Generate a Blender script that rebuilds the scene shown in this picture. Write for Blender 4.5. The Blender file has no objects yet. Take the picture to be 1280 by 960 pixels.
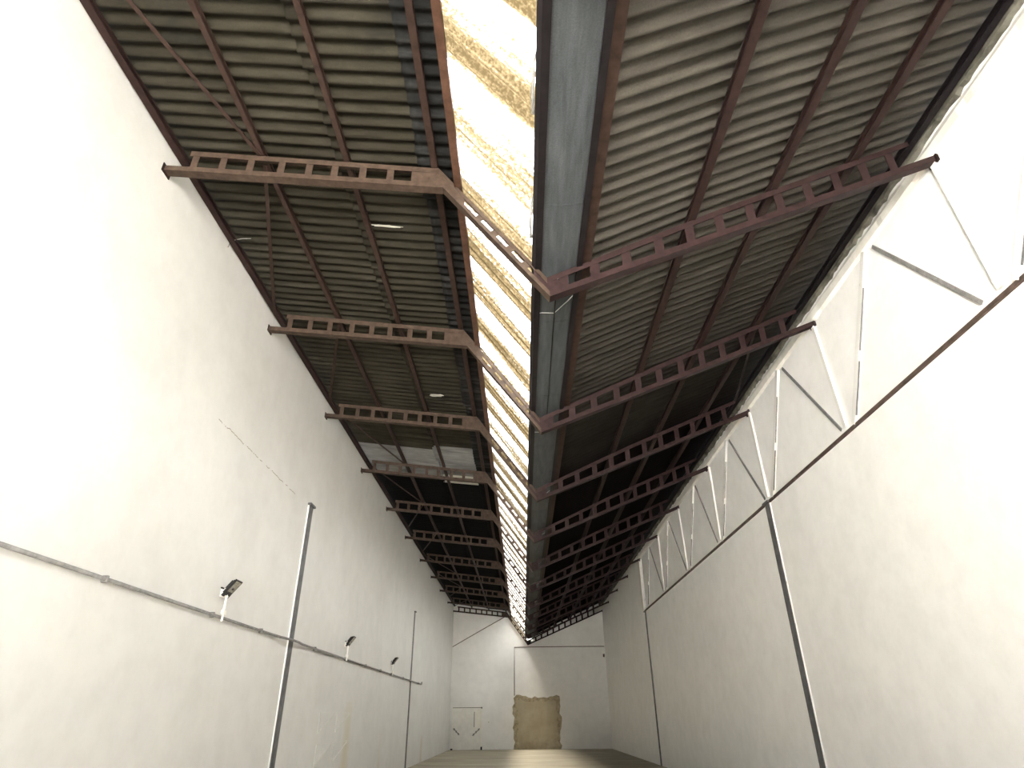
import bpy, math, random
from mathutils import Vector
random.seed(7)
S = bpy.context.scene
C = S.collection

# ------------------------------------------------------------------ camera, light, exposure
F_PX, PITCH, YAW, ROLL, CAM_H = 769.5, math.radians(28.493), math.radians(-0.657), math.radians(-0.520), 1.6
fw = Vector((math.sin(YAW) * math.cos(PITCH), math.cos(YAW) * math.cos(PITCH), math.sin(PITCH)))
r0 = Vector((math.cos(YAW), -math.sin(YAW), 0)); u0 = r0.cross(fw)
rt = math.cos(ROLL) * r0 + math.sin(ROLL) * u0
up = -math.sin(ROLL) * r0 + math.cos(ROLL) * u0
cam_data = bpy.data.cameras.new('camera')
cam = bpy.data.objects.new('camera', cam_data); C.objects.link(cam)
cam_data.sensor_fit = 'HORIZONTAL'; cam_data.sensor_width = 36.0
cam_data.lens = F_PX / 1280 * 36.0
cam_data.clip_start = 0.05; cam_data.clip_end = 300
from mathutils import Matrix
cam.matrix_world = Matrix(((rt.x, up.x, -fw.x, 0), (rt.y, up.y, -fw.y, 0), (rt.z, up.z, -fw.z, CAM_H), (0, 0, 0, 1)))
S.camera = cam

S.view_settings.view_transform = 'Standard'
S.view_settings.look = 'None'
S.view_settings.gamma = 1.0
S.view_settings.use_curve_mapping = False
S.view_settings.exposure = 4.33
S.cycles.use_denoising = True
S.cycles.max_bounces = 14
S.cycles.diffuse_bounces = 10
S.cycles.transmission_bounces = 8
S.cycles.caustics_reflective = False
S.cycles.caustics_refractive = False

world = bpy.data.worlds.new('overcast_sky'); S.world = world
world.use_nodes = True
wb = world.node_tree.nodes['Background']
wb.inputs['Color'].default_value = (0.90, 0.95, 1.0, 1)
wn_, wl_ = world.node_tree.nodes, world.node_tree.links          # overcast sky: three times brighter overhead than at the horizon
w_tc = wn_.new('ShaderNodeTexCoord'); w_sp = wn_.new('ShaderNodeSeparateXYZ'); w_mr = wn_.new('ShaderNodeMapRange')
wl_.new(w_tc.outputs['Generated'], w_sp.inputs[0]); wl_.new(w_sp.outputs[2], w_mr.inputs['Value'])
w_mr.inputs['From Min'].default_value = 0.0; w_mr.inputs['From Max'].default_value = 1.0
SKY = 1.3
w_mr.inputs['To Min'].default_value = SKY / 3; w_mr.inputs['To Max'].default_value = SKY
wl_.new(w_mr.outputs['Result'], wb.inputs['Strength'])
sun_data = bpy.data.lights.new('sun', 'SUN'); sun_data.energy = 12.0; sun_data.angle = math.radians(50)
sun_data.color = (1.0, 0.97, 0.93)
sun = bpy.data.objects.new('sun', sun_data); C.objects.link(sun)
sun.rotation_euler = Vector((0.36, -0.06, -0.93)).to_track_quat('-Z', 'Y').to_euler()

# ------------------------------------------------------------------ materials
def nodes_of(m):
    m.use_nodes = True
    return m.node_tree.nodes, m.node_tree.links

def new_mat(name):
    m = bpy.data.materials.new(name); n, l = nodes_of(m)
    return m, n, l, n['Principled BSDF']

def coords(n, l, scale=(1, 1, 1)):
    tc = n.new('ShaderNodeTexCoord'); mp = n.new('ShaderNodeMapping')
    mp.inputs['Scale'].default_value = scale
    l.new(tc.outputs['Object'], mp.inputs['Vector'])
    return mp.outputs['Vector']

def noise(n, l, vec, scale, detail=6, rough=0.6):
    t = n.new('ShaderNodeTexNoise'); t.inputs['Scale'].default_value = scale
    t.inputs['Detail'].default_value = detail; t.inputs['Roughness'].default_value = rough
    l.new(vec, t.inputs['Vector']); return t.outputs['Fac']

def ramp(n, l, fac, stops):
    r = n.new('ShaderNodeValToRGB'); e = r.color_ramp.elements
    e[0].position, e[0].color = stops[0][0], tuple(stops[0][1]) + (1,)
    e[1].position, e[1].color = stops[-1][0], tuple(stops[-1][1]) + (1,)
    for p, c in stops[1:-1]:
        x = e.new(p); x.color = tuple(c) + (1,)
    l.new(fac, r.inputs['Fac']); return r.outputs['Color']

def math_n(n, l, op, a, b=None, c=None, clamp=False):
    m = n.new('ShaderNodeMath'); m.operation = op; m.use_clamp = clamp
    for i, v in enumerate((a, b, c)):
        if v is None: continue
        if isinstance(v, (int, float)): m.inputs[i].default_value = v
        else: l.new(v, m.inputs[i])
    return m.outputs[0]

def mix(n, l, fac, a, b, mode='MIX'):
    m = n.new('ShaderNodeMix'); m.data_type = 'RGBA'; m.blend_type = mode
    for s, v in ((m.inputs[0], fac), (m.inputs[6], a), (m.inputs[7], b)):
        if isinstance(v, (int, float)): s.default_value = v
        elif isinstance(v, tuple): s.default_value = v + (1,) if len(v) == 3 else v
        else: l.new(v, s)
    return m.outputs[2]

def speck(name, dark, light, scale, rough=0.7, metal=0.0, stretch=(1, 1, 1), lo=0.3, hi=0.7, bump=0.0):
    m, n, l, b = new_mat(name)
    v = coords(n, l, stretch); f = noise(n, l, v, scale)
    l.new(ramp(n, l, f, [(lo, dark), (hi, light)]), b.inputs['Base Color'])
    b.inputs['Roughness'].default_value = rough; b.inputs['Metallic'].default_value = metal
    b.inputs['Specular IOR Level'].default_value = 0.12
    if bump:
        bp = n.new('ShaderNodeBump'); bp.inputs['Strength'].default_value = bump; bp.inputs['Distance'].default_value = 0.01
        l.new(f, bp.inputs['Height']); l.new(bp.outputs['Normal'], b.inputs['Normal'])
    return m

M = {}
M['rust'] = speck('red_oxide_paint', (0.0195, 0.0112, 0.009), (0.044, 0.0262, 0.0200), 9, 0.6)
M['rust_brown'] = speck('weathered_brown_paint', (0.028, 0.0185, 0.0135), (0.066, 0.045, 0.033), 9, 0.6)
M['rust_purple'] = speck('dark_oxide_paint', (0.016, 0.0085, 0.0088), (0.033, 0.0185, 0.0180), 9, 0.55)
M['rust_skylit'] = speck('skylit_oxide_paint', (0.040, 0.020, 0.0125), (0.078, 0.041, 0.027), 9, 0.6)  # lit copy of the purlin paint, skylight glow put into the colour
M['relief_left'] = speck('painted_bracket', (0.60, 0.59, 0.56), (0.68, 0.67, 0.64), 5, 0.7)
M['rust_dark'] = speck('old_red_oxide_paint', (0.015, 0.008, 0.0075), (0.030, 0.017, 0.0145), 9, 0.55)
M['rail'] = speck('dark_brown_paint', (0.007, 0.006, 0.007), (0.014, 0.011, 0.012), 8, 0.5)
M['black'] = speck('black_plastic', (0.012, 0.012, 0.012), (0.03, 0.028, 0.026), 20, 0.45)
M['cable_black'] = speck('black_cable_sheath', (0.01, 0.009, 0.009), (0.02, 0.018, 0.018), 20, 0.5)
M['grey_pipe'] = speck('grey_conduit', (0.16, 0.155, 0.15), (0.27, 0.26, 0.25), 12, 0.45)
M['dark_steel'] = speck('dark_grey_steel', (0.09, 0.09, 0.092), (0.17, 0.17, 0.17), 7, 0.5)
M['brown_rod'] = speck('brown_steel_rod', (0.06, 0.042, 0.035), (0.13, 0.09, 0.075), 7, 0.6)
M['zinc_wire'] = speck('zinc_wire', (0.45, 0.45, 0.45), (0.62, 0.62, 0.6), 12, 0.4)
M['lens'] = speck('lamp_glass', (0.16, 0.15, 0.12), (0.42, 0.40, 0.34), 22, 0.15)
M['white_steel'] = speck('white_painted_steel', (0.30, 0.30, 0.30), (0.78, 0.77, 0.74), 11, 0.5, stretch=(1, 1, .35), lo=0.28, hi=0.36)
M['white_relief'] = speck('white_wall_paint_relief', (0.74, 0.72, 0.67), (0.84, 0.82, 0.77), 6, 0.7)
M['mortar'] = speck('grey_mortar', (0.035, 0.033, 0.027), (0.22, 0.21, 0.175), 5, 0.9, stretch=(1, .6, 1), bump=0.6)
M['pale_sheet'] = speck('pale_new_sheet', (0.105, 0.103, 0.098), (0.19, 0.188, 0.18), 3, 0.85, stretch=(.5, 3, 1))
M['white_sheet'] = speck('white_new_sheet', (0.38, 0.365, 0.32), (0.48, 0.465, 0.41), 3, 0.8)
M['black_sheet'] = speck('blackened_sheet', (0.0015, 0.0015, 0.0016), (0.004, 0.0038, 0.0036), 3, 0.9, stretch=(.5, 3, 1))

def cement(name, a, b, c, stain=(0.035, 0.035, 0.03), far_shade=None):
    m, n, l, p = new_mat(name)
    v = coords(n, l, (0.35, 2.6, 0.35)); f = noise(n, l, v, 2.2, 8, 0.65)
    col = ramp(n, l, f, [(0.25, a), (0.5, b), (0.75, c)])
    v2 = coords(n, l, (1, 1, 1)); g = noise(n, l, v2, 60, 3, 0.7)
    col = mix(n, l, 0.5, col, ramp(n, l, g, [(0.3, (0.35, 0.35, 0.33)), (0.7, (0.65, 0.63, 0.6))]), 'OVERLAY')
    s = noise(n, l, v2, 0.55, 5, 0.7)
    k = math_n(n, l, 'MULTIPLY', math_n(n, l, 'SUBTRACT', s, 0.56, clamp=True), 5.0, clamp=True)
    col = mix(n, l, k, col, stain)
    if far_shade:                                              # painted light falloff: sheet colour darkens towards the far bays, cloudy border
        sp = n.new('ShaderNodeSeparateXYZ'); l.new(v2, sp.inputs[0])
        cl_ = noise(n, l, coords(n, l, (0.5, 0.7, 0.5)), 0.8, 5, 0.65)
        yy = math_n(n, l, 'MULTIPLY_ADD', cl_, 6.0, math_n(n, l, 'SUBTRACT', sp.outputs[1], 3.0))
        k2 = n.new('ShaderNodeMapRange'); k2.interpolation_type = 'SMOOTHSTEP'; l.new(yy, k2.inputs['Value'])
        k2.inputs['From Min'].default_value, k2.inputs['From Max'].default_value = far_shade
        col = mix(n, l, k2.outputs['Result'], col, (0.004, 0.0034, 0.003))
    l.new(col, p.inputs['Base Color']); p.inputs['Roughness'].default_value = 0.9; p.inputs['Specular IOR Level'].default_value = 0.05
    return m
M['cement_left'] = cement('weathered_cement_sheet', (0.0115, 0.0102, 0.0072), (0.0235, 0.0209, 0.0155), (0.042, 0.0378, 0.029), (0.008, 0.008, 0.007))
M['cement_right'] = cement('grey_cement_sheet', (0.031, 0.0285, 0.024), (0.053, 0.048, 0.042), (0.080, 0.074, 0.064), (0.018, 0.0165, 0.015), far_shade=(3.5, 14.5))
M['cap'] = cement('stained_ridge_sheet', (0.006, 0.006, 0.006), (0.014, 0.014, 0.014), (0.05, 0.05, 0.05), (0.006, 0.006, 0.006))

def galvanised():
    m, n, l, p = new_mat('galvanised_sheet')
    v = coords(n, l, (3.0, 0.35, 1)); f = noise(n, l, v, 5, 6, 0.6)
    col = ramp(n, l, f, [(0.3, (0.034, 0.039, 0.042)), (0.7, (0.072, 0.079, 0.084))])
    g = noise(n, l, coords(n, l), 90, 2, 0.7)
    col = mix(n, l, 0.6, col, ramp(n, l, g, [(0.35, (0.35, 0.35, 0.35)), (0.7, (0.66, 0.66, 0.66))]), 'OVERLAY')
    l.new(col, p.inputs['Base Color']); p.inputs['Roughness'].default_value = 0.55; p.inputs['Metallic'].default_value = 0.0; p.inputs['Specular IOR Level'].default_value = 0.25
    return m
M['zinc'] = galvanised()

def plaster(name, stains=(), crack=None, base=((0.78, 0.765, 0.73), (0.86, 0.845, 0.81))):
    """stains: (y0, half width, z top, strength, colour)"""
    m, n, l, p = new_mat(name)
    v = coords(n, l)
    col = ramp(n, l, noise(n, l, v, 0.5, 5, 0.6), [(0.3, base[0]), (0.7, base[1])])
    g = noise(n, l, v, 2.6, 8, 0.7)
    col = mix(n, l, 0.10, col, ramp(n, l, g, [(0.35, (0.30, 0.27, 0.22)), (0.6, (0.92, 0.9, 0.86))]), 'MULTIPLY')
    sp = n.new('ShaderNodeSeparateXYZ'); l.new(v, sp.inputs[0])
    X, Y, Z = sp.outputs
    wob = noise(n, l, coords(n, l, (1, 1, .5)), 1.6, 5, 0.6)
    for ax, c0, hw, zt, k, colr in stains:
        a = X if ax == 'x' else Y
        d = math_n(n, l, 'ABSOLUTE', math_n(n, l, 'SUBTRACT', math_n(n, l, 'MULTIPLY_ADD', wob, 0.9, a), c0 + 0.45))
        fy = math_n(n, l, 'SUBTRACT', 1.0, math_n(n, l, 'DIVIDE', d, hw), clamp=True)
        fz = math_n(n, l, 'SUBTRACT', 1.0, math_n(n, l, 'DIVIDE', Z, zt), clamp=True)
        f = math_n(n, l, 'MULTIPLY', math_n(n, l, 'MULTIPLY', fy, math_n(n, l, 'POWER', fz, 0.4)), k, clamp=True)
        col = mix(n, l, f, col, colr)
    if crack:
        y0, y1, zc = crack
        w2 = noise(n, l, coords(n, l, (0, 1, 0)), 3.0, 6, 0.75)
        d = math_n(n, l, 'ABSOLUTE', math_n(n, l, 'SUBTRACT', math_n(n, l, 'MULTIPLY_ADD', w2, 0.14, Z), zc + 0.07))
        f = math_n(n, l, 'LESS_THAN', d, 0.007)
        f = math_n(n, l, 'MULTIPLY', f, math_n(n, l, 'GREATER_THAN', Y, y0))
        f = math_n(n, l, 'MULTIPLY', f, math_n(n, l, 'LESS_THAN', Y, y1))
        f = math_n(n, l, 'MULTIPLY', f, math_n(n, l, 'GREATER_THAN', noise(n, l, v, 5, 2, .5), 0.45))
        col = mix(n, l, f, col, (0.30, 0.26, 0.21))
    l.new(col, p.inputs['Base Color']); p.inputs['Roughness'].default_value = 0.75
    bp = n.new('ShaderNodeBump'); bp.inputs['Strength'].default_value = 0.12; bp.inputs['Distance'].default_value = 0.02
    l.new(noise(n, l, v, 1.3, 6, 0.6), bp.inputs['Height']); l.new(bp.outputs['Normal'], p.inputs['Normal'])
    return m
OCHRE = (0.52, 0.43, 0.22)
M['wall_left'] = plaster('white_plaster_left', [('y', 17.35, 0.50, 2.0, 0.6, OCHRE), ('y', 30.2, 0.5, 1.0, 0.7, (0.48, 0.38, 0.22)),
                                               ('y', 21.5, 0.35, 1.3, 0.35, (0.50, 0.44, 0.30))], (8.0, 11.4, 5.44), base=((0.61, 0.60, 0.58), (0.68, 0.67, 0.65)))  # left tone lowered to offset the strong skylight on this wall
M['wall_right'] = plaster('white_plaster_right', base=((0.87, 0.865, 0.845), (0.92, 0.915, 0.90)))  # right tone raised to make up for the light this wall lacks
M['wall_end'] = plaster('white_plaster_end', base=((0.74, 0.73, 0.705), (0.82, 0.81, 0.785)))
M['door_white'] = speck('white_door_paint', (0.74, 0.72, 0.64), (0.82, 0.80, 0.72), 4, 0.5)
M['door_leaf'] = speck('cream_door_paint', (0.70, 0.685, 0.63), (0.80, 0.785, 0.73), 4, 0.5)

def concrete():
    m, n, l, p = new_mat('worn_concrete')
    v = coords(n, l, (0.35, 1, 1))
    col = ramp(n, l, noise(n, l, v, 1.1, 8, 0.65), [(0.3, (0.19, 0.165, 0.118)), (0.55, (0.31, 0.275, 0.205)), (0.75, (0.39, 0.35, 0.275))])
    l.new(col, p.inputs['Base Color']); p.inputs['Roughness'].default_value = 0.7
    return m
M['floor'] = concrete()
M['yard'] = speck('pale_yard_concrete', (0.68, 0.66, 0.62), (0.78, 0.76, 0.72), 2, 0.9)

def bare_plaster():
    m, n, l, p = new_mat('bare_brown_plaster')
    v = coords(n, l)
    col = ramp(n, l, noise(n, l, v, 1.2, 8, 0.65), [(0.3, (0.32, 0.27, 0.18)), (0.7, (0.44, 0.38, 0.27))])
    sp = n.new('ShaderNodeSeparateXYZ'); l.new(v, sp.inputs[0])
    f = math_n(n, l, 'SUBTRACT', 1.0, math_n(n, l, 'MULTIPLY', math_n(n, l, 'ADD', sp.outputs[2], noise(n, l, v, 2.5, 4, .6)), 1.0), clamp=True)
    col = mix(n, l, f, col, (0.15, 0.12, 0.075))
    l.new(col, p.inputs['Base Color']); p.inputs['Roughness'].default_value = 0.95
    return m
M['bare'] = bare_plaster()
M['bare_edge'] = speck('crumbled_plaster_edge', (0.20, 0.16, 0.10), (0.46, 0.40, 0.28), 5, 0.95, bump=0.5)

def skylight_mat():
    """translucent corrugated sheet: brown dirt lies in bands beside each sheet's lap, streaked down the slope"""
    m = bpy.data.materials.new('dirty_translucent_sheet'); n, l = nodes_of(m)
    n.remove(n['Principled BSDF']); out = n['Material Output']
    v = coords(n, l); sp = n.new('ShaderNodeSeparateXYZ'); l.new(v, sp.inputs[0]); Y = sp.outputs[1]
    wob = noise(n, l, coords(n, l, (0.5, 1.2, 0.5)), 1.5, 4, 0.6)
    yy = math_n(n, l, 'DIVIDE', math_n(n, l, 'MULTIPLY_ADD', wob, 0.22, Y), 0.97)
    t = math_n(n, l, 'FRACT', yy)
    wn = n.new('ShaderNodeTexWhiteNoise'); wn.noise_dimensions = '1D'
    l.new(math_n(n, l, 'FLOOR', yy), wn.inputs['W'])
    edge = n.new('ShaderNodeMapRange'); edge.interpolation_type = 'SMOOTHSTEP'
    l.new(t, edge.inputs['Value']); edge.inputs['From Min'].default_value = 0.22; edge.inputs['From Max'].default_value = 0.72
    band = edge.outputs['Result']
    top = n.new('ShaderNodeMapRange'); l.new(t, top.inputs['Value'])
    top.inputs['From Min'].default_value = 0.95; top.inputs['From Max'].default_value = 1.0
    top.inputs['To Min'].default_value = 1.0; top.inputs['To Max'].default_value = 0.0
    band = math_n(n, l, 'MULTIPLY', band, top.outputs['Result'])
    streak = noise(n, l, coords(n, l, (0.25, 7, 0.25)), 2.2, 6, 0.65)
    spk = noise(n, l, coords(n, l, (0.6, 1, 0.6)), 38, 4, 0.75)
    d = math_n(n, l, 'MULTIPLY', band, math_n(n, l, 'MULTIPLY_ADD', wn.outputs['Value'], 0.45, 0.46))
    d = math_n(n, l, 'ADD', d, math_n(n, l, 'MULTIPLY_ADD', streak, 1.7, -0.79))
    d = math_n(n, l, 'ADD', d, math_n(n, l, 'MULTIPLY_ADD', spk, 2.2, -1.12))
    d = math_n(n, l, 'MULTIPLY', d, 1.0, clamp=True)
    col = ramp(n, l, d, [(0.0, (0.86, 0.86, 0.84)), (0.16, (0.30, 0.28, 0.23)), (0.40, (0.070, 0.051, 0.027)), (1.0, (0.024, 0.0165, 0.0075))])
    tr = n.new('ShaderNodeBsdfTranslucent'); df = n.new('ShaderNodeBsdfDiffuse'); mx = n.new('ShaderNodeMixShader')
    l.new(col, tr.inputs['Color']); l.new(col, df.inputs['Color'])
    mx.inputs[0].default_value = 0.2
    l.new(tr.outputs[0], mx.inputs[1]); l.new(df.outputs[0], mx.inputs[2])
    tp = n.new('ShaderNodeBsdfTransparent'); l.new(col, tp.inputs['Color']); m2 = n.new('ShaderNodeMixShader')
    m2.inputs[0].default_value = 0.75                      # part of the light passes straight through the clear fibreglass
    l.new(mx.outputs[0], m2.inputs[1]); l.new(tp.outputs[0], m2.inputs[2]); l.new(m2.outputs[0], out.inputs['Surface'])
    return m
M['skylight'] = skylight_mat()

# ------------------------------------------------------------------ mesh helpers
class MB:
    def __init__(self): self.v, self.f, self.mi = [], [], []
    def add(self, vs, fs, mi=0):
        b = len(self.v); self.v += [tuple(p) for p in vs]; self.f += [tuple(i + b for i in q) for q in fs]; self.mi += [mi] * len(fs)
        return self
    def box(self, a, b, mi=0):
        x0, x1 = sorted((a[0], b[0])); y0, y1 = sorted((a[1], b[1])); z0, z1 = sorted((a[2], b[2]))
        vs = [(x, y, z) for z in (z0, z1) for y in (y0, y1) for x in (x0, x1)]
        return self.add(vs, [(0, 2, 3, 1), (4, 5, 7, 6), (0, 1, 5, 4), (2, 6, 7, 3), (0, 4, 6, 2), (1, 3, 7, 5)], mi)
    def sweep(self, rings, closed_ends=True, mi=0):
        """rings: list of equally long closed rings of points"""
        k = len(rings[0]); vs = [p for r in rings for p in r]; fs = []
        for i in range(len(rings) - 1):
            for j in range(k):
                fs.append((i * k + j, i * k + (j + 1) % k, (i + 1) * k + (j + 1) % k, (i + 1) * k + j))
        if closed_ends:
            fs.append(tuple(range(k - 1, -1, -1))); fs.append(tuple((len(rings) - 1) * k + j for j in range(k)))
        return self.add(vs, fs, mi)
    def bar(self, p, q, w, h, side=None, mi=0):
        """rectangular bar from p to q; w along 'side', h along the third axis"""
        p, q = Vector(p), Vector(q); d = (q - p).normalized()
        s = Vector(side) if side else Vector((0, 0, 1))
        s = (s - d * s.dot(d))
        if s.length < 1e-5: s = Vector((1, 0, 0)) - d * d.x
        s.normalize(); t = d.cross(s)
        o = [s * (w / 2) * a + t * (h / 2) * b for a, b in ((-1, -1), (1, -1), (1, 1), (-1, 1))]
        return self.sweep([[p + x for x in o], [q + x for x in o]], mi=mi)
    def tube(self, pts, rad, n=8, mi=0):
        pts = [Vector(p) for p in pts]; rings = []; ref = None
        for i, p in enumerate(pts):
            d = (pts[min(i + 1, len(pts) - 1)] - pts[max(i - 1, 0)]).normalized()
            if ref is None: ref = Vector((0, 0, 1)) if abs(d.z) < 0.9 else Vector((1, 0, 0))
            s = (ref - d * ref.dot(d)).normalized(); t = d.cross(s); ref = s
            rings.append([p + (s * math.cos(2 * math.pi * j / n) + t * math.sin(2 * math.pi * j / n)) * rad for j in range(n)])
        return self.sweep(rings, mi=mi)
    def build(self, name, mats, parent=None, smooth=False, bevel=0.0):
        me = bpy.data.meshes.new(name); me.from_pydata(self.v, [], self.f)
        for m in (mats if isinstance(mats, (list, tuple)) else [mats]): me.materials.append(m)
        me.polygons.foreach_set('material_index', self.mi)
        if smooth: me.polygons.foreach_set('use_smooth', [True] * len(me.polygons))
        me.update()
        o = bpy.data.objects.new(name, me); C.objects.link(o)
        if parent: o.parent = parent
        if bevel:
            b = o.modifiers.new('bevel', 'BEVEL'); b.width = bevel; b.segments = 2; b.limit_method = 'ANGLE'
        return o

def tag(o, label=None, cat=None, group=None, kind=None):
    for k, v in (('label', label), ('category', cat), ('group', group), ('kind', kind)):
        if v: o[k] = v
    return o

def empty(name, loc, label, cat, group=None):
    o = bpy.data.objects.new(name, None); C.objects.link(o); o.location = loc; o.empty_display_size = 0.2
    return tag(o, label, cat, group)

def lin(pts, x):
    for (a, za), (b, zb) in zip(pts, pts[1:]):
        if x <= b or (b, zb) == pts[-1]: return za + (zb - za) * (x - a) / (b - a)

# ------------------------------------------------------------------ the hall's measures
XL, XR = -4.34, 5.126
YF = [1.93, 5.46, 9.02, 12.52, 16.00, 19.54, 23.13, 26.94, 30.53, 34.13, 37.98, 41.30]      # the roof beams, near to far
Y0, Y1 = -5.0, 41.42                                                                       # inner faces of the gate wall and of the far wall
BOT = [(XL, 7.58), (-0.866, 7.19), (0.353, 5.558), (XR, 7.508)]                            # underside of a beam
TOP = [(XL, 7.93), (-0.93, 7.51), (0.33, 5.81), (2.4, 6.78), (XR, 7.95)]                   # its top edge
TL = lambda x: 7.93 + (x - XL) * (7.51 - 7.93) / (-0.93 - XL)
TR = lambda x: lin([(0.33, 5.81), (2.4, 6.78), (XR, 7.95)], x) if x < XR else 7.95 + (x - XR) * 0.43
PUR_L, PUR_R = 0.09, 0.10

# ------------------------------------------------------------------ structure: floor, walls
def struct(o): o['kind'] = 'structure'; return o
struct(MB().box((XL - 0.2, Y0 - 0.2, -0.2), (XR + 0.2, Y1 + 0.2, 0)).build('floor', M['floor']))
struct(MB().box((-30, -40, -0.25), (30, Y0 - 0.2, -0.02)).build('ground', M['yard']))
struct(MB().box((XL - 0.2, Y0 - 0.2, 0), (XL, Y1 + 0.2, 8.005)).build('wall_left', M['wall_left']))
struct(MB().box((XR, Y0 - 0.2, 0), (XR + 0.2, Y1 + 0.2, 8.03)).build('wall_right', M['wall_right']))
PROF = [(XL, 8.30), (-0.66, 7.90), (0.26, 6.45), (0.75, 6.40), (2.4, 7.15), (XR, 8.38)]
def gable(x0, x1, z0, ya, yb, mb):
    xs = sorted({x0, x1} | {p[0] for p in PROF if x0 < p[0] < x1})
    for a, b in zip(xs, xs[1:]):
        za, zb = lin(PROF, a), lin(PROF, b)
        mb.add([(a, ya, z0), (b, ya, z0), (b, ya, zb), (a, ya, za), (a, yb, z0), (b, yb, z0), (b, yb, zb), (a, yb, za)],
               [(0, 1, 2, 3), (7, 6, 5, 4), (3, 2, 6, 7), (0, 4, 5, 1), (0, 3, 7, 4), (1, 5, 6, 2)])
    return mb
struct(gable(XL, XR, 0, Y1, Y1 + 0.2, MB()).build('wall_back', M['wall_end']))
fwm = MB(); GX0, GX1, GZ = -4.2, 2.0, 5.4                                                  # an open gate behind the photographer
gable(XL, GX0, 0, Y0 - 0.2, Y0, fwm); gable(GX1, XR, 0, Y0 - 0.2, Y0, fwm); gable(GX0, GX1, GZ, Y0 - 0.2, Y0, fwm)
struct(fwm.build('wall_front', M['wall_right']))

# ------------------------------------------------------------------ structure: corrugated roof
PITCH_C, AMP = 0.177, 0.026
def corrugated(mb, xa, za, xb, zb, ya, yb, mi=0, amp=AMP, thick=0.007, n=12, cols=6, jitter=0.0, seed=0):
    rnd = random.Random(seed)
    k0 = math.ceil(ya / (PITCH_C / n)); k1 = math.floor(yb / (PITCH_C / n)) + (1 if yb < 40 else 0)
    ys = [k * PITCH_C / n for k in range(k0, k1 + 1)]
    ln = math.hypot(xb - xa, zb - za); nx, nz = -(zb - za) / ln, (xb - xa) / ln
    if nz < 0: nx, nz = -nx, -nz
    sheet = int(round(0.885 / PITCH_C)); offs = {}
    vs, fs = [], []
    for y in ys:
        h = amp * math.cos(2 * math.pi * y / PITCH_C)
        s = int(math.floor(y / (sheet * PITCH_C) + 0.25))
        if s not in offs: offs[s] = (rnd.uniform(-jitter, jitter), rnd.uniform(0, 0.004))
        for t in (0, 1):
            for c in range(cols + 1):
                f = c / cols; dx = offs[s][0] * (1 - f if xa < xb else f)
                hh = h + t * thick + offs[s][1]
                vs.append((xa + (xb - xa) * f + nx * hh + dx, y, za + (zb - za) * f + nz * hh))
    w = (cols + 1); st = 2 * w
    for i in range(len(ys) - 1):
        a, b = i * st, (i + 1) * st
        for c in range(cols):
            fs.append((a + c, a + c + 1, b + c + 1, b + c)); fs.append((a + w + c, b + w + c, b + w + c + 1, a + w + c + 1))
        fs.append((a, b, b + w, a + w)); fs.append((a + cols, a + w + cols, b + w + cols, b + cols))
    for i in (0, (len(ys) - 1) * st):
        for c in range(cols): fs.append((i + c, i + w + c, i + w + c + 1, i + c + 1))
    mb.add(vs, fs, mi)
YR0, YR1 = Y0 + 0.002, Y1 - 0.002
zl = lambda x: TL(x) + PUR_L + AMP + 0.008
zr = lambda x: TR(x) + PUR_R + 0.036 + 0.024
# left slope, three rows; a short newer strip and the blackened far sheets differ in colour
lm = [M['cement_left'], M['pale_sheet'], M['white_sheet'], M['black_sheet'], M['cap']]
cl = MB()
for ya, yb, mi in ((YR0, 15.05, 0), (15.05, 17.05, 1), (17.05, YR1, 3)):
    corrugated(cl, XL - 0.35, zl(XL - 0.35) + 0.030, -1.98, zl(-1.98) + 0.028, ya, yb, mi, seed=1)
for ya, yb, mi in ((YR0, 14.7, 0), (14.7, 16.8, 1), (16.8, 17.5, 2), (17.5, YR1, 3)):
    corrugated(cl, -2.24, zl(-2.24), -0.92, zl(-0.92) + 0.026, ya, yb, mi, jitter=0.03, seed=2)
for ya, yb, mi in ((YR0, 16.6, 4), (16.6, YR1, 3)):
    corrugated(cl, -1.20, zl(-1.20) - 0.004, -0.70, zl(-0.70), ya, yb, mi, amp=0.018, jitter=0.025, seed=3)
struct(cl.build('ceiling_left', lm, smooth=True))
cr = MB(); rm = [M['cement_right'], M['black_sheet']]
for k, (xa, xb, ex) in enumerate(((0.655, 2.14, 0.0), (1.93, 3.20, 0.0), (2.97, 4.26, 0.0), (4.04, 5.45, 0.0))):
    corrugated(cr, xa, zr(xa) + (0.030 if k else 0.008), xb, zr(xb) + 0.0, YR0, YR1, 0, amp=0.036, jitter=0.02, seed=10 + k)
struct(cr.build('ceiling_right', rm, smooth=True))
# the sloping skylight between the two roofs
sk = MB()
sx0, sz0, sx1, sz1 = -0.725, 7.403, 0.245, 6.055
ln = math.hypot(sx1 - sx0, sz1 - sz0); nx, nz = -(sz1 - sz0) / ln, (sx1 - sx0) / ln
n = 10; k0 = int(YR0 / (PITCH_C / n)); k1 = int(YR1 / (PITCH_C / n)); cols = 4
vs = []; fs = []
for k in range(k0, k1 + 1):
    y = k * PITCH_C / n; h = 0.024 * math.cos(2 * math.pi * y / PITCH_C)
    for c in range(cols + 1):
        f = c / cols; vs.append((sx0 + (sx1 - sx0) * f + nx * h, y, sz0 + (sz1 - sz0) * f + nz * h))
for i in range(k1 - k0):
    for c in range(cols): fs.append((i * (cols + 1) + c, (i + 1) * (cols + 1) + c, (i + 1) * (cols + 1) + c + 1, i * (cols + 1) + c + 1))
sk.add(vs, fs)
struct(sk.build('window_1', M['skylight'], smooth=True))
# flashing that closes the step between the left roof and the head of the skylight
struct(MB().sweep([[(-0.715, y, 7.37), (-0.700, y, 7.37), (-0.690, y, 7.66), (-0.705, y, 7.66)] for y in (YR0, YR1)]).build('trim_4', M['cap']))

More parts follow.
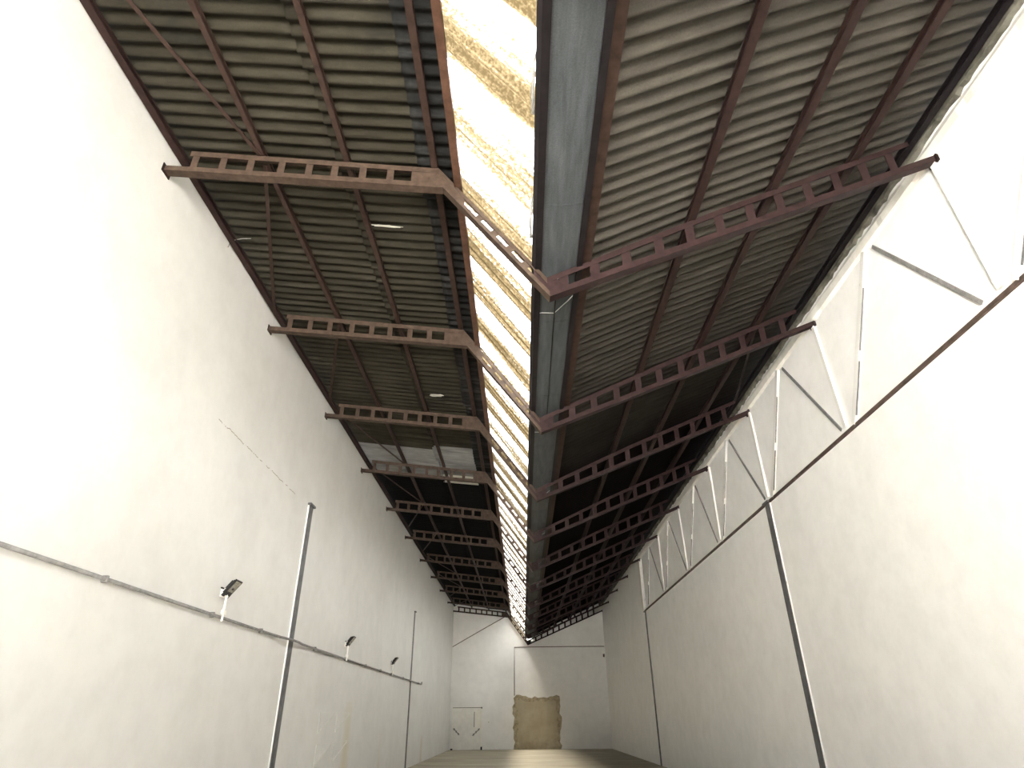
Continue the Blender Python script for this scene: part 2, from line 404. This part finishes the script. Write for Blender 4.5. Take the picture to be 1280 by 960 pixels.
# crumbling mortar ledge along the top of the right wall
rnd = random.Random(5); tr = MB(); rings = []
y = Y0
while y < 27.0:
    a = 0.012 * rnd.uniform(-1, 1)
    rings.append([(XR + 0.01, y, 7.56 + a), (XR - 0.05 + a, y, 7.60 + a), (XR - 0.055 + a, y, 7.72 + a), (XR - 0.02 + a, y, 7.80 + 2 * a), (XR + 0.01, y, 7.82)])
    y += 0.14
tr.sweep(rings)
struct(tr.build('trim_1', M['white_relief']))
tr = MB(); rings = []; y = Y0
while y < 41.2:
    a, b = 0.05 * rnd.random(), 0.03 * rnd.random()
    rings.append([(XR + 0.01, y, 7.87 - a), (XR - 0.03 - b, y, 7.90 - a * 0.6), (XR - 0.05 - b, y, 7.98), (XR + 0.01, y, 8.02)])
    y += 0.09
tr.sweep(rings)
struct(tr.build('trim_2', M['mortar']))
struct(MB().box((XR - 0.06, 26.95, 5.42), (XR + 0.01, 27.35, 7.75)).build('trim_3', M['white_relief'], bevel=0.01))

# ------------------------------------------------------------------ roof beams
YN, YB = -0.12, -0.01                     # near web face and far edge of the flanges, from the beam's own line
def chord(line, legs, flange_low):
    def prof(g):
        if flange_low: return [(YN, 0), (YB, 0), (YB, 0.009), (YN + 0.009, 0.009), (YN + 0.009, g), (YN, g)]
        return [(YN, -g), (YN + 0.009, -g), (YN + 0.009, -0.009), (YB, -0.009), (YB, 0), (YN, 0)]
    mb = MB().sweep([[(x, yy, z + zz) for yy, zz in prof(g)] for (x, z), g in zip(line, legs)])
    k = len(prof(0.05)); n = len(line) - 1                      # the right arms carry a darker coat than the left arms
    mb.mi = [0 if line[i][0] < 0.2 else 1 for i in range(n) for _ in range(k)] + [0, 1]
    return mb
ZB = 5.55
def make_beam(label):
    root = empty('roof_beam', (0, 0, 0), label, 'roof beam', 'ladder beams under the roof')
    chord(BOT, (0.075, 0.072, 0.072, 0.085), True).build('bottom_chord', [M['rust_brown'], M['rust_purple']], root)
    tl = [(-4.06, TL(-4.06))] + [p for p in TOP[1:4]] + [(4.86, lin(TOP, 4.86))]
    chord(tl, (0.08, 0.075, 0.072, 0.08, 0.08), False).build('top_chord', [M['rust_brown'], M['rust_purple']], root)
    def plate(name, xs, y0=YN + 0.006, y1=YN + 0.014, lo=0.03, hi=0.03):
        mb = MB(); rings = []
        for x in xs: rings.append([(x, y0, lin(BOT, x) + lo), (x, y1, lin(BOT, x) + lo), (x, y1, lin(TOP, x) - hi), (x, y0, lin(TOP, x) - hi)])
        return mb.sweep(rings).build(name, M['rust_brown'] if xs[0] < 0.1 else M['rust_purple'], root)
    plate('knee_plate', [-1.26, -0.93, -0.866, -0.60])
    plate('valley_plate', [0.19, 0.33, 0.353, 0.56])
    for x in (-3.98, -3.62, -3.27, -2.88, -2.53, -2.21, -1.86, -1.52): plate('post', [x - 0.042, x + 0.042])
    d = Vector((1.219, 0, -1.632)).normalized(); nn = Vector((0.801, 0, 0.599))
    for x in (-0.47, -0.295, -0.12, 0.05):
        zb = lin(BOT, x); p = Vector((x, YN + 0.010, zb)) + nn * 0.02; q = Vector((x, YN + 0.010, zb)) + nn * 0.135
        MB().bar(p, q, 0.008, 0.10, side=(0, 1, 0)).build('post', M['rust_brown'], root)
    for x in (0.86, 1.22, 1.60, 1.97, 2.33, 2.71, 3.08, 3.45, 3.82, 4.19, 4.56): plate('post', [x - 0.05, x + 0.05])
    for x, w in ((XL, 0.012), (XR, -0.03)):
        z = lin(BOT, x); MB().box((x, YN - 0.03, z - 0.03), (x + w, YB + 0.03, z + 0.09)).build('end_plate', M['rust_dark'], root)
    return root
def copy_tree(o, label):
    c = o.copy(); C.objects.link(c); c['label'] = label
    for ch in list(o.children):
        k = ch.copy(); C.objects.link(k); k.parent = c
    return c
ORD = ['whole brown ladder beam just overhead, above the top edge of the photo',
       'brown ladder beam nearest of those in the photo, crossing its upper part',
       'brown ladder beam second from the near end, its tip on the left wall below the wire',
       'brown ladder beam third from the near end, in front of the pale sheets',
       'brown ladder beam fourth from the near end, with pale sheets behind its openings',
       'brown ladder beam fifth from the near end, first under the black sheets',
       'brown ladder beam sixth from the near end, under the black sheets',
       'brown ladder beam seventh from the near end, level with the last wall posts',
       'brown ladder beam fourth from the far wall, end wall beam counted as first',
       'brown ladder beam third from the far wall, end wall beam counted as first',
       'brown ladder beam second from the far wall, just before the end wall beam',
       'last brown ladder beam, standing against the white far wall']
beam0 = make_beam(ORD[1]); beams = []
for i, y in enumerate(YF):
    if i == 0: continue
    b = beam0 if i == 1 else copy_tree(beam0, ORD[i])
    b.location = (0, y, 0); beams.append(b)
b = copy_tree(beam0, ORD[0]); b.location = (0, YF[0], 0)

# ------------------------------------------------------------------ purlins, gutter and its rail
def purlin(x, zb, h, w, mat, label, lip=0.02, flip=1):
    """a cold-formed channel running the length of the hall"""
    t = 0.006; s = flip
    prof = [(-w / 2, 0), (w / 2, 0), (w / 2, lip), (w / 2 - t, lip), (w / 2 - t, t), (-w / 2 + t, t), (-w / 2 + t, h - t), (w / 2 - t, h - t), (w / 2 - t, h - lip), (w / 2, h - lip), (w / 2, h), (-w / 2, h)]
    o = MB().sweep([[(x + s * a, y, zb + b) for a, b in prof] for y in (Y0 + 0.02, Y1 - 0.02)]).build('purlin', mat)
    return tag(o, label, 'purlin', 'purlins along the roof')
purlin(-4.27, TL(-4.27) - 0.005, 0.085, 0.09, M['rust_dark'], 'brown purlin running along the top of the left wall')
purlin(-3.15, TL(-3.15), PUR_L, 0.062, M['rust'], 'brown purlin under the left roof, nearer the left wall')
purlin(-2.075, TL(-2.075), PUR_L, 0.062, M['rust'], 'brown purlin along the middle of the left roof')
purlin(-0.985, TL(-0.985), PUR_L, 0.075, M['rust'], 'brown purlin at the right edge of the left roof, beside the stained strip')
purlin(-0.685, 7.185, 0.085, 0.085, M['rust_skylit'], 'orange-brown purlin along the upper edge of the skylight', flip=-1)
purlin(0.775, TR(0.775), PUR_R, 0.095, M['rust'], 'brown purlin along the right side of the grey gutter', flip=-1)
purlin(2.02, TR(2.02), PUR_R, 0.085, M['rust_dark'], 'brown purlin under the right roof, first up from the gutter edge', flip=-1)
purlin(3.05, TR(3.05), PUR_R, 0.085, M['rust_dark'], 'brown purlin under the middle of the right roof', flip=-1)
purlin(4.13, TR(4.13), PUR_R, 0.085, M['rust_dark'], 'brown purlin under the right roof, nearest the right wall', flip=-1)
purlin(4.99, TR(4.99), PUR_R, 0.085, M['rail'], 'dark purlin along the top of the right wall', flip=-1)
o = MB().sweep([[(0.168, y, 5.985), (0.205, y, 5.925), (0.272, y, 5.925), (0.272, y, 5.940), (0.215, y, 5.95), (0.185, y, 6.01)] for y in (Y0 + 0.02, Y1 - 0.02)]).build('gutter_rail_or_fill', M['rail'])
tag(o, 'dark brown rail between the skylight foot and the gutter', 'rail')
o = MB().sweep([[(0.655, y, 5.945), (0.722, y, 5.962), (0.722, y, 6.055), (0.708, y, 6.055), (0.708, y, 5.972), (0.655, y, 5.957)] for y in (Y0 + 0.02, Y1 - 0.02)]).build('gutter_rail_or_fill', M['rail'])  # added dark strip standing in for the dark gap beside the gutter
tag(o, 'dark strip added in the gap between the grey gutter and the right roof purlin', 'rail')
gr = empty('gutter', (0.45, 20, 5.96), 'grey galvanised valley gutter running the length of the roof', 'gutter')
gp = [(0.232, 6.045), (0.268, 5.958), (0.45, 5.945), (0.655, 5.975), (0.700, 6.125)]
inner = [(x + (0.006 if x < 0.45 else -0.006 if x > 0.5 else 0), z + 0.006) for x, z in gp]
g = MB().sweep([[(x - 0.45, y - 20, z - 5.96) for x, z in gp + inner[::-1]] for y in (Y0 + 0.02, Y1 - 0.02)]).build('trough', M['zinc'], gr)
for y in (2.4, 4.4, 6.4, 8.4, 10.4, 12.4, 14.4, 16.4, 18.4, 20.4, 22.4, 24.4, 26.4, 28.4, 30.4, 32.4, 34.4, 36.4, 38.4, 40.4):
    seam = [(x, z - 0.003) for x, z in gp]; sin_ = [(x, z + 0.001) for x, z in gp]
    MB().sweep([[(x - 0.45, yy - 20, z - 5.96) for x, z in seam + sin_[::-1]] for yy in (y, y + 0.03)]).build('seam', M['zinc'], gr)
# thin wire ties across the gutter, one past each beam
for i in range(1, 8):
    y = YF[i] + 0.72
    o = MB().tube([(0.27, y + 0.02, 5.945), (0.30, y, 5.935), (0.45, y, 5.928), (0.60, y - 0.22, 5.945), (0.66, y - 0.30, 5.968)], 0.0045, 6).build('wire_tie', M['zinc_wire'])
    tag(o, ['thin pale wire tie under the gutter, just past the nearest beam', 'thin pale wire tie under the gutter, just past the second beam',
            'thin pale wire tie under the gutter, just past the third beam', 'thin pale wire tie under the gutter, just past the fourth beam',
            'thin pale wire tie under the gutter, just past the fifth beam', 'thin pale wire tie under the gutter, just past the sixth beam',
            'thin pale wire tie under the gutter, just past the seventh beam'][i - 1], 'wire tie', 'wire ties under the gutter')
o = MB().tube([(0.45, 5.30, 5.75), (0.452, 5.50, 5.925), (0.455, 7.2, 5.92), (0.46, 8.98, 5.915)], 0.009, 8).build('cable', M['cable_black'])
tag(o, 'straight black cable under the gutter between the first two beams', 'cable')
# bent grey rods hooked on the rail at the skylight foot
for y, lab in ((3.0, 'bent grey hook at the skylight foot nearest the top edge of the photo'), (4.45, 'bent grey hook at the skylight foot just before the nearest beam'),
               (11.6, 'bent thin hook at the skylight foot just before the third beam')):
    r = 0.014 if y < 10 else 0.007
    pts = [(0.205, y - 0.12, 6.005), (0.183, y - 0.11, 6.022), (0.155, y - 0.08, 5.99), (0.15, y - 0.03, 5.955), (0.15, y + 0.02, 5.93), (0.145, y + 0.12, 5.915), (0.15, y + 0.30, 5.90), (0.152, y + 0.34, 5.899)]
    tag(MB().tube(pts, r, 8).build('hook', M['grey_pipe'], smooth=True), lab, 'hook', 'hooks at the skylight foot')

# ------------------------------------------------------------------ diagonal braces in the plane of the left roof
P1X, WX = -3.17, -4.28
BR = [(WX, 0, P1X, 1), (P1X, 1, WX, 2), (P1X, 2, WX, 3), (WX, 3, P1X, 4), (WX, 4, P1X, 5), (P1X, 5, WX, 6), (P1X, 6, WX, 7), (WX, 7, P1X, 8), (WX, 8, P1X, 9), (P1X, 9, WX, 10), (P1X, 10, WX, 11)]
BL = ['before the nearest beam', 'between the first and second beams', 'between the second and third beams', 'between the third and fourth beams', 'between the fourth and fifth beams',
      'between the fifth and sixth beams', 'between the sixth and seventh beams', 'between the seventh and eighth beams', 'third bay from the far wall', 'second bay from the far wall', 'in the bay at the far wall']
for (xa, ia, xb, ib), t in zip(BR, BL):
    ya, yb = YF[ia] + (0.03 if ia else 0.03), YF[ib] - 0.14
    o = MB().bar((xa, ya, TL(xa) - 0.012), (xb, yb, TL(xb) - 0.012), 0.045, 0.012, side=(1, 0, 0)).build('diagonal_brace', M['rust'])
    tag(o, 'thin brown diagonal brace under the left roof, ' + t, 'brace', 'diagonal braces under the left roof')
o = MB().bar((4.15, YF[2] + 0.05, TR(4.15) - 0.012), (4.86, YF[3] - 0.15, TR(4.86) - 0.012), 0.035, 0.012, side=(1, 0, 0)).build('diagonal_brace', M['rust_dark'])
tag(o, 'thin dark diagonal brace under the right roof, beside the right wall', 'brace')

# pale ragged patches just under the left roof
def ragged(cx, cy, rx, ry, z, name, mat, label, seed):
    rnd = random.Random(seed); k = 18; lo = []; 
    for j in range(k):
        a = 2 * math.pi * j / k; r = rnd.uniform(0.55, 1.1)
        lo.append((cx + rx * r * math.cos(a), cy + ry * r * math.sin(a)))
    sl = (7.51 - 7.93) / (-0.93 - XL)
    mb = MB().sweep([[(x, y, z + (x - cx) * sl) for x, y in lo], [(x, y, z + 0.012 + (x - cx) * sl) for x, y in lo]])
    return tag(mb.build(name, mat), label, 'patch', 'pale patches under the left roof')
ragged(-1.82, 6.56, 0.24, 0.022, zl(-1.82) - 0.022, 'sheet_patch', M['white_sheet'], 'narrow white patch on the left roof past the nearest beam', 3)
ragged(-1.76, 11.74, 0.17, 0.07, zl(-1.76) - 0.024, 'sheet_patch', M['white_sheet'], 'ragged white patch on the left roof before the third beam', 4)

# ------------------------------------------------------------------ right wall: trusses half sunk in the plaster
def wall_truss(y_lo, y_hi, nodes_top, nodes_vert, nodes_bot, label, white_first=True):
    xw = XR - 0.018; zc = 5.47; zt = 7.58
    root = empty('wall_truss', (XR, (y_lo + y_hi) / 2, zc), label, 'truss', 'trusses along the right wall')
    off = Vector((XR, (y_lo + y_hi) / 2, zc))
    L = lambda y, z, dx=0: Vector((xw + dx, y, z)) - off
    MB().bar(L(y_lo, zc - 0.01, -0.004), L(y_hi, zc - 0.01, -0.004), 0.05, 0.035, side=(0, 0, 1)).build('bottom_chord', M['brown_rod'], root)
    for yv, yb in nodes_vert:
        MB().bar(L(yv, zt - 0.08), L(yb, zc + 0.08), 0.045, 0.085, side=(1, 0, 0)).build('vertical', M['white_steel'], root)
        Q = lambda t: L(yv + (yb - yv) * t + 0.048, zt - 0.08 + (zc + 0.16 - zt) * t)
        MB().bar(Q(0.30), Q(0.93), 0.030, 0.012, side=(1, 0, 0)).build('rod', M['dark_steel'], root)  # dark strip standing for the gap shadow beside the vertical
    for yt, ya, yb in nodes_top:
        if yb is not None:
            MB().bar(L(yt, zt), L(yb, zc + 0.02), 0.05, 0.10, side=(1, 0, 0)).build('diagonal', M['white_steel'], root)
            Q = lambda t: L(yt + (yb - yt) * t - 0.072, zt + (zc + 0.02 - zt) * t, -0.012)
            MB().bar(Q(0.22), Q(0.58), 0.022, 0.012, side=(1, 0, 0)).build('rod', M['dark_steel'], root)  # dark strip for the gap shadow along the diagonal, upper stretch
            MB().bar(Q(0.64), Q(0.96), 0.022, 0.012, side=(1, 0, 0)).build('rod', M['dark_steel'], root)  # lower stretch of the same modelled gap shadow
        if ya is not None:
            MB().bar(L(yt - 0.2, zt - 0.08), L(ya, zc + 0.10), 0.02, 0.05, side=(1, 0, 0)).build('diagonal', M['grey_pipe'], root)
    return root
wall_truss(12.62, 27.2, [(14.10, 12.50, 15.60), (17.45, 16.06, 19.04), (21.15, 19.50, 22.54), (24.80, 23.05, 26.15)],
           [(15.74, 15.80), (19.45, 19.37), (22.88, 22.92), (26.66, 26.75)], None, 'white painted lattice truss sunk in the right wall between its two posts')
wall_truss(Y0 + 0.05, 12.58, [(10.60, 9.0, 12.08), (7.1, 5.6, 8.6), (3.5, 2.1, 5.1)], [(12.37, 12.33), (8.95, 8.85), (5.4, 5.3)], None,
           'white painted lattice truss in the right wall on the near side of the thick post')

# ------------------------------------------------------------------ wall posts (steel columns sunk in both walls)
def wall_post(x, s, y, w, top, label, side='white_steel'):
    """s: +1 projects towards +x; painted sides, bare dark inner face, small cap plate"""
    root = empty('wall_post', (x, y, 0), label, 'post', 'steel posts in the side walls')
    MB().box((-s * 0.02, -w / 2, 0), (s * 0.027, w / 2, top)).build('shaft', M[side], root)
    MB().box((s * 0.027, -w / 2, 0), (s * 0.036, w / 2, top + 0.005)).build('face', M['dark_steel'], root)
    MB().box((-s * 0.01, -w / 2 - 0.03, top + 0.005), (s * 0.075, w / 2 + 0.05, top + 0.045)).build('cap', M['dark_steel'], root)
    return root
wall_post(XL, 1, 12.32, 0.23, 5.47, 'dark grey post with a small cap in the left wall, crossing the conduit')
wall_post(XR, -1, 12.42, 0.23, 5.44, 'dark grey post with white chipped side in the right wall')
wall_post(XL, 1, 26.3, 0.12, 5.40, 'thin grey post in the left wall near the far end of the conduit', 'grey_pipe')
wall_post(XR, -1, 26.9, 0.12, 5.40, 'thin dark post in the right wall under the far end of the truss', 'dark_steel')

# ------------------------------------------------------------------ left wall: conduit and floodlights
cd = empty('conduit', (XL, 18, 2.9), 'grey conduit running level along the left wall under the floodlights', 'conduit')
pts = [(0.035, Y0 + 0.1 - 18, 0)]
for yy, dx in ((11.2, 0.035), (11.7, 0.05), (12.05, 0.095), (12.3, 0.105), (12.6, 0.095), (12.95, 0.05), (13.5, 0.035), (20, 0.035), (29.1, 0.035)): pts.append((dx, yy - 18, 0.0))
MB().tube(pts, 0.022, 10).build('pipe', M['grey_pipe'], cd, smooth=True)
MB().tube([(0.035, 11.12, -0.02), (0.035, 11.12, 0.09)], 0.02, 8).build('end_stub', M['grey_pipe'], cd)
for yy in (6.5, 9.0, 10.8, 13.8, 16.3, 18.5, 20.5, 22.2, 24.5, 26.0, 28.2):
    MB().box((0, yy - 18 - 0.015, -0.035), (0.066, yy - 18 + 0.015, 0.035)).build('clip', M['grey_pipe'], cd, bevel=0.006)
def floodlight(y, label):
    root = empty('floodlight', (XL, y, 2.93), label, 'floodlight', 'floodlights on the left wall')
    MB().tube([(0.080, 0, -0.09), (0.080, 0, 0.33)], 0.016, 8).build('stem', M['white_relief'], root)
    MB().box((0.064, -0.05, 0.0), (0.105, 0.05, 0.06)).build('junction_box', M['white_relief'], root, bevel=0.006)
    MB().box((0.0, -0.055, 0.24), (0.085, 0.055, 0.36)).build('wall_plate', M['white_relief'], root, bevel=0.006)
    br = MB(); br.box((0.03, -0.02, 0.335), (0.16, 0.02, 0.36)); br.box((0.03, -0.13, 0.34), (0.05, 0.13, 0.36))
    br.build('bracket', M['black'], root)
    d = Vector((0.62, 0, 0.785)); nrm = Vector((0.785, 0, -0.62)); c = Vector((0.135, 0, 0.36)); yv = Vector((0, 1, 0)); K = 0.74
    def slab(mb, u0, u1, w, a, b, w2=None, dy=0.0):
        w2 = w if w2 is None else w2; p = []
        for h, ww in ((a, w2), (b, w)):
            p.append([c + (d * u + yv * (q + dy) + nrm * h) * K for u, q in ((u0, -ww), (u1, -ww), (u1, ww), (u0, ww))])
        return mb.sweep(p)
    h = MB(); slab(h, -0.19, 0.19, 0.14, -0.012, 0.022)
    slab(h, -0.14, 0.15, 0.11, -0.06, -0.012, 0.08)
    for q in range(-3, 4): slab(h, -0.12, 0.12, 0.004, -0.085, -0.05, dy=q * 0.022)
    h.build('housing', M['black'], root)
    gl = MB(); slab(gl, -0.07, 0.165, 0.112, 0.022, 0.026); gl.build('glass', M['lens'], root)
    fr = MB(); slab(fr, -0.18, -0.085, 0.12, 0.022, 0.032, 0.125); fr.build('driver_cover', M['black'], root)
    return root
floodlight(9.22, 'black floodlight nearest the camera on the left wall, left of the thick post')
floodlight(16.25, 'black floodlight on the left wall, first to the right of the thick post')
floodlight(22.2, 'black floodlight on the left wall, just before the thin far post')

# thin painted shelf brackets
def wall_bracket(y, z, label):
    root = empty('shelf_bracket', (XL, y, z), label, 'bracket', 'painted brackets on the left wall')
    MB().bar((0.004, 0, 0), (0.004, 2.65, 0.01), 0.018, 0.022, side=(0, 0, 1)).build('rail', M['relief_left'], root)
    for q in (0.0, 1.38):
        MB().bar((0.004, q, 0.0), (0.004, q - 0.02, -0.40), 0.022, 0.018, side=(0, 1, 0)).build('upright', M['relief_left'], root)
        MB().bar((0.004, q + 1.15, -0.02), (0.004, q + 0.02, -0.38), 0.022, 0.018, side=(0, 1, 0)).build('strut', M['relief_left'], root)
    return root
wall_bracket(14.86, 1.74, 'white painted iron bracket on the left wall, upper of the two')
wall_bracket(14.86, 1.14, 'white painted iron bracket on the left wall, lower of the two')
o = MB().tube([(XL + 0.005, 7.09, 7.86), (XL + 0.02, 7.09, 7.96), (XL + 0.10, 7.08, 8.0), (XL + 0.22, 7.05, 7.99), (XL + 0.36, 7.02, 7.96)], 0.006, 6).build('loose_wire', M['grey_pipe'])
tag(o, 'short loose wire sticking out at the top of the left wall', 'wire')

# ------------------------------------------------------------------ far wall
YE = Y1
dr = struct(MB().box((-4.20, YE - 0.05, 0), (-2.40, YE + 0.02, 2.20)).build('door_1', M['door_white']))
MB().box((-4.13, YE - 0.075, 0.02), (-3.315, YE - 0.05, 2.13)).build('door_leaf', M['door_leaf'], dr, bevel=0.006)
MB().box((-3.295, YE - 0.075, 0.02), (-2.47, YE - 0.05, 2.13)).build('door_leaf', M['door_leaf'], dr, bevel=0.006)
MB().box((-4.17, YE - 0.085, 2.15), (-2.43, YE - 0.05, 2.185)).build('head_rail', M['grey_pipe'], dr)
for p, q in (((-4.10, 1.10), (-3.74, 0.76)), ((-2.97, 0.72), (-2.55, 1.08))):
    v = MB(); p3 = Vector((p[0], YE - 0.095, p[1])); q3 = Vector((q[0], YE - 0.095, q[1])); v.bar(p3, q3, 0.04, 0.05, side=(0, 1, 0))
    for t in (0.15, 0.5, 0.85):
        m_ = p3.lerp(q3, t); v.box(m_ - Vector((0.04, 0.02, 0.05)), m_ + Vector((0.04, 0.02, 0.05)))
    v.build('latch_bar', M['grey_pipe'], dr)
MB().box((-2.90, YE - 0.10, 1.15), (-2.86, YE - 0.075, 1.95)).build('handle', M['grey_pipe'], dr)
MB().box((-2.84, YE - 0.09, 1.12), (-2.55, YE - 0.075, 1.98)).build('panel', M['door_white'], dr)
MB().box((-2.49, YE - 0.13, 0.0), (-2.40, YE - 0.05, 0.16)).build('foot_bolt', M['black'], dr)
MB().box((-4.24, YE - 0.12, 0.0), (-4.12, YE - 0.05, 0.07)).build('foot_bolt', M['black'], dr)
MB().box((-2.49, YE - 0.10, 2.12), (-2.41, YE - 0.05, 2.2)).build('top_bolt', M['dark_steel'], dr)

# bare brown plaster where a doorway was filled
rnd = random.Random(11)
def outline(x0, x1, z1, amp, k):
    pts = []
    for i in range(k): pts.append((x0 + amp * rnd.uniform(-1, 1), z1 * i / k))
    for i in range(k): pts.append((x0 + (x1 - x0) * i / k, z1 + amp * 1.1 * rnd.uniform(-1, 1)))
    for i in range(k + 1): pts.append((x1 + amp * rnd.uniform(-1, 1), z1 * (k - i) / k))
    return pts
wp = empty('plaster_patch', (0.8, YE, 0), 'bare brown plaster patch with a crumbled edge on the far white wall', 'wall patch')
ol = outline(-0.56, 2.20, 2.74, 0.09, 15); il = outline(-0.33, 2.0, 2.50, 0.07, 15)
def prism(pts, ya, yb): return MB().sweep([[(x - 0.8, ya - YE, z) for x, z in pts], [(x - 0.8, yb - YE, z) for x, z in pts]])
prism(ol, YE - 0.012, YE).build('edge', M['bare_edge'], wp)
prism(il, YE - 0.03, YE).build('fill', M['bare'], wp)
o = MB().tube([(-0.50, YE - 0.02, 2.78), (-0.49, YE - 0.02, 4.0), (-0.47, YE - 0.02, 5.47), (2.75, YE - 0.02, 5.48), (5.10, YE - 0.02, 5.47)], 0.022, 8).build('wall_rod', M['brown_rod'])
tag(o, 'thin dark rod across the far wall and down to the brown patch', 'rod')
o = MB().tube([(-4.32, YE - 0.02, 5.53), (-2.7, YE - 0.02, 6.40), (-1.02, YE - 0.02, 7.28)], 0.022, 8).build('wall_rod', M['brown_rod'])
tag(o, 'thin dark slanted rod on the far wall, rising from the left corner', 'rod')
o = MB().box((4.98, YE - 0.05, 4.86), (5.08, YE + 0.01, 5.04)).build('wall_box', M['brown_rod'], bevel=0.01)
tag(o, 'small brown box on the far wall near the right corner', 'box')
sw = empty('light_switch', (-2.03, YE, 1.40), 'small pale light switch on the far wall right of the door', 'switch')
MB().box((-0.06, -0.02, -0.06), (0.06, 0.005, 0.06)).build('back_plate', M['door_white'], sw, bevel=0.005)
MB().box((-0.02, -0.03, -0.025), (0.02, -0.02, 0.025)).build('rocker', M['grey_pipe'], sw)
